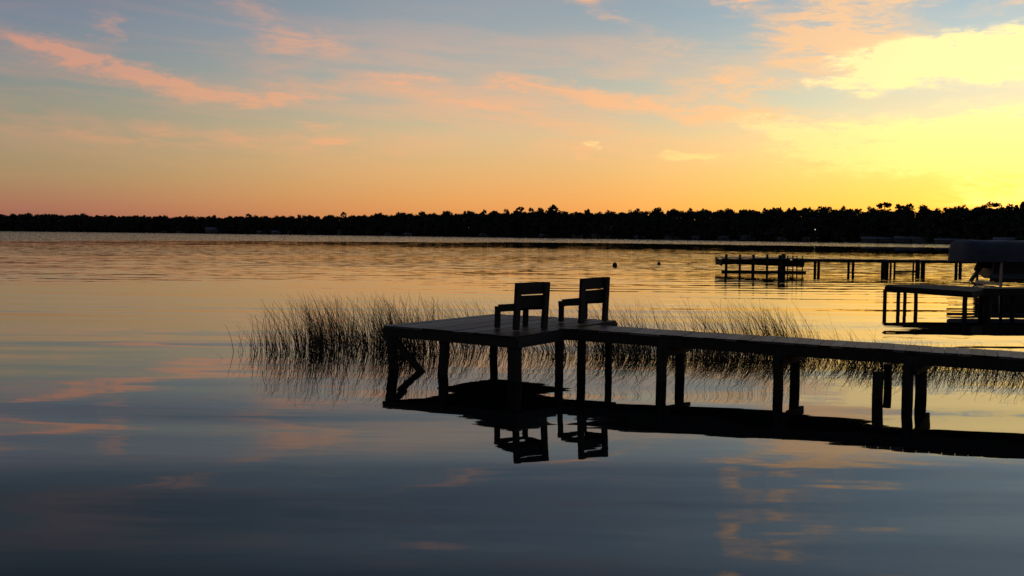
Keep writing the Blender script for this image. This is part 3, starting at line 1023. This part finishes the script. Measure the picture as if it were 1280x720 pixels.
for y in (55.75, 56.65):
    MB().beam((LX0 + 1.6, y, 0.28), (LX1 - 0.4, y, 0.28), 0.12, 0.16).build("bunk", M_BEAM, lift)

# motorboat on the lift, stern towards the open water
boat = empty("motorboat", (26.55, 56.2, 0.36))
tag(boat, "dark motorboat raised on the lift under the grey canopy", "boat")
hl_ = MB()
secs = []
L = 6.2
for k in range(12):
    t = k / 11
    x = t * L
    bw = 1.08 * (1 - max(0, (t - 0.45) / 0.55) ** 2.2) + 0.02
    keel = 0.02 + 0.62 * max(0, (t - 0.6) / 0.4) ** 2
    chz = 0.30 + 0.32 * t ** 2
    gun = 0.88 + 0.12 * t
    secs.append([(x, -bw, gun), (x, -bw * 0.86, chz), (x, 0, keel), (x, bw * 0.86, chz), (x, bw, gun), (x, bw * 0.86, gun + 0.02), (x, bw * 0.8, gun - 0.28), (x, -bw * 0.8, gun - 0.28), (x, -bw * 0.86, gun + 0.02)])
ns_ = len(secs[0])
for sec in secs:
    hl_.v += sec
for k in range(11):
    for i in range(ns_):
        j = (i + 1) % ns_
        hl_.f.append((k * ns_ + i, k * ns_ + j, (k + 1) * ns_ + j, (k + 1) * ns_ + i))
hl_.f.append(tuple(range(ns_)))
hl_.f.append(tuple(11 * ns_ + i for i in reversed(range(ns_))))
hl_.build("hull", M_HULL, boat)
rb = MB()
for sgn in (-1, 1):
    pts = [(s_[0][0], sgn * (abs(s_[0][1]) + 0.015), s_[0][2] - 0.03) for s_ in secs]
    rb.tube(pts, [0.025] * len(pts), 6)
rb.build("rub_rail", M_TRIM, boat)
ws = MB().prism([(2.6, -0.7, 1.28), (2.63, -0.7, 1.28), (2.63, 0.7, 1.28), (2.6, 0.7, 1.28)], 0.36)
ws.build("windscreen", M_HULL, boat)
om = MB()
om.beam((-0.28, 0, 0.55), (-0.75, 0, -0.12), 0.16, 0.20, (0, 1, 0))
om.beam((-0.78, 0, -0.10), (-0.48, 0, -0.34), 0.05, 0.16, (0, 1, 0))
ob = om.build("outboard_leg", M_HULL, boat)
MB().tube([(-0.48, 0, 0.42), (-0.40, 0, 0.55), (-0.2, 0, 0.86), (-0.12, 0, 0.98), (-0.09, 0, 1.02)], [0.14, 0.2, 0.22, 0.15, 0.04], 10).build("outboard_cowl", M_HULL, boat, smooth=True)
pr = MB()
for k in range(3):
    an = k * 2.094
    pr.beam((-0.83, 0, -0.2), (-0.86, 0.14 * math.cos(an), -0.2 + 0.14 * math.sin(an)), 0.07, 0.015, (1, 0, 0))
pr.build("propeller", M_STEEL, ob)

# ------------------------------------------------------------------ farther dock
fd = empty("lake_dock")
tag(fd, "long distant dock with a ladder platform and railing posts above its deck", "dock")
FX0, FX1, FY0, FY1 = 15.25, 21.1, 72.0, 76.0
m = MB()
for A, B in (((FX0 - .15, FY0, 0.80), (FX1, FY0 + .3, 0.62)), ((FX1, FY0 + .3, 0.80), (FX1, FY1, 0.62)), ((FX1, FY1, 0.80), (FX0 + .2, FY1, 0.62)), ((FX0 + .2, FY1, 0.80), (FX0 - .15, FY0, 0.62))):
    m.beam(A, B, 0.06, 0.38)
ffr = m.build("platform_frame", M_BEAM, fd)
for i in range(26):
    x0_, x1_ = FX0 + (FX1 - FX0) * (i + .03) / 26, FX0 + (FX1 - FX0) * (i + .97) / 26
    board(ffr, (x0_ - .15, FY0 - .05, 1.03), (x1_ - .15, FY0 - .05, 1.03), (x0_ + .1, FY1 + .05, 1.03), (x1_ + .1, FY1 + .05, 1.03), 0.038, "plank", M_DECK)
MB().beam((FX0 - 0.2, FY0 - 0.12, 0.03), (FX1 + 0.1, FY0 + 0.15, 0.03), 0.08, 0.22).build("water_stringer", M_BEAM, fd)
for px_ in (906.5, 924, 941, 958):
    pile(fd, at_px(px_, FY0 - .0), FY0 - 0.14 if px_ > 920 else FY0 - .16, 1.30, 0.085)
for px_ in (908, 941, 975):
    pile(fd, at_px(px_, FY1), FY1 + 0.1, 1.2, 0.09)
pile(fd, at_px(974.5, FY0), FY0 - 0.1, 1.25, 0.16)
pile(fd, at_px(979, FY0 + 1), FY0 + 1, 1.35, 0.16)


def ladder(x0_, x1_, y):
    lo = MB()
    for x in (x0_, x1_):
        lo.beam((x, y - 0.12, -0.35), (x, y, 1.25), 0.06, 0.09, (0, 1, 0))
    lo_ = lo.build("ladder", M_BEAM, fd)
    for k in range(6):
        z = -0.15 + k * 0.19
        MB().beam((x0_, y - 0.1 + 0.01 * k, z), (x1_, y - 0.1 + 0.01 * k, z), 0.09, 0.035).build("rung", M_BEAM, lo_)


ladder(at_px(983.5, FY0), at_px(990, FY0), FY0 - 0.1)
ladder(at_px(995, FY0), at_px(1002, FY0), FY0 - 0.1)
A0, A1 = (FX1, 74.0, 0.97), (46.0, 76.0, 0.97)
m = MB()
m.beam((A0[0], A0[1], .84), (A1[0], A1[1], .84), 0.06, 0.18)
m.beam((A0[0], A0[1] + 1.3, .84), (A1[0], A1[1] + 1.3, .84), 0.06, 0.18)
awf = m.build("walkway_frame", M_BEAM, fd)
nbw = 100
for i in range(nbw):
    t0, t1 = (i + .04) / nbw, (i + .96) / nbw
    a_, b_ = lerp(A0, A1, t0), lerp(A0, A1, t1)
    board(awf, a_, b_, (a_[0], a_[1] + 1.3, a_[2]), (b_[0], b_[1] + 1.3, b_[2]), 0.035, "plank", M_DECK)
for (pa, pb, r_) in ((1018.5, 1023, .11), (1060.5, 1066, .1), (1103.5, 1108, .15), (1113, 1118, .08), (1147, 1153.5, .17), (1195, 1200, .12), (1240, 1245, .11), (1290, 1296, .11)):
    for k, px_ in enumerate((pa, pb)):
        Y = A0[1] + (A1[1] - A0[1]) * 0.3 + (0.1 if k == 0 else 1.15)
        pile(fd, at_px(px_, Y), Y, 0.90, r_)
pile(fd, at_px(1141.5, 73.6), 73.6, 0.95, 0.07)
MB().beam((at_px(1118, 74.0), 74.0, 0.10), (at_px(1148, 74.0), 74.0, 0.12), 0.06, 0.16).build("water_stringer", M_BEAM, fd)

# ------------------------------------------------------------------ buoys
for (x, y, r_, lb) in ((8.62, 84.0, 0.20, "larger dark round buoy floating alone on the open lake"), (13.2, 90.0, 0.15, "smaller dark round buoy floating alone on the open lake")):
    b = empty("buoy", (x, y, 0))
    MB().tube([(0, 0, -.8 * r_), (0, 0, -.5 * r_), (0, 0, 0), (0, 0, .6 * r_), (0, 0, 1.1 * r_), (0, 0, 1.4 * r_), (0, 0, 1.5 * r_)],
              [.3 * r_, .8 * r_, 1.0 * r_, r_, .8 * r_, .45 * r_, .1 * r_], 14).build("float_body", M_BUOY, b, smooth=True)
    MB().tube([(0, 0, 1.45 * r_), (0, 0, 1.75 * r_)], [.12 * r_, .12 * r_], 8).build("top_eye", M_STEEL, b)
    tag(b, lb, "buoy")
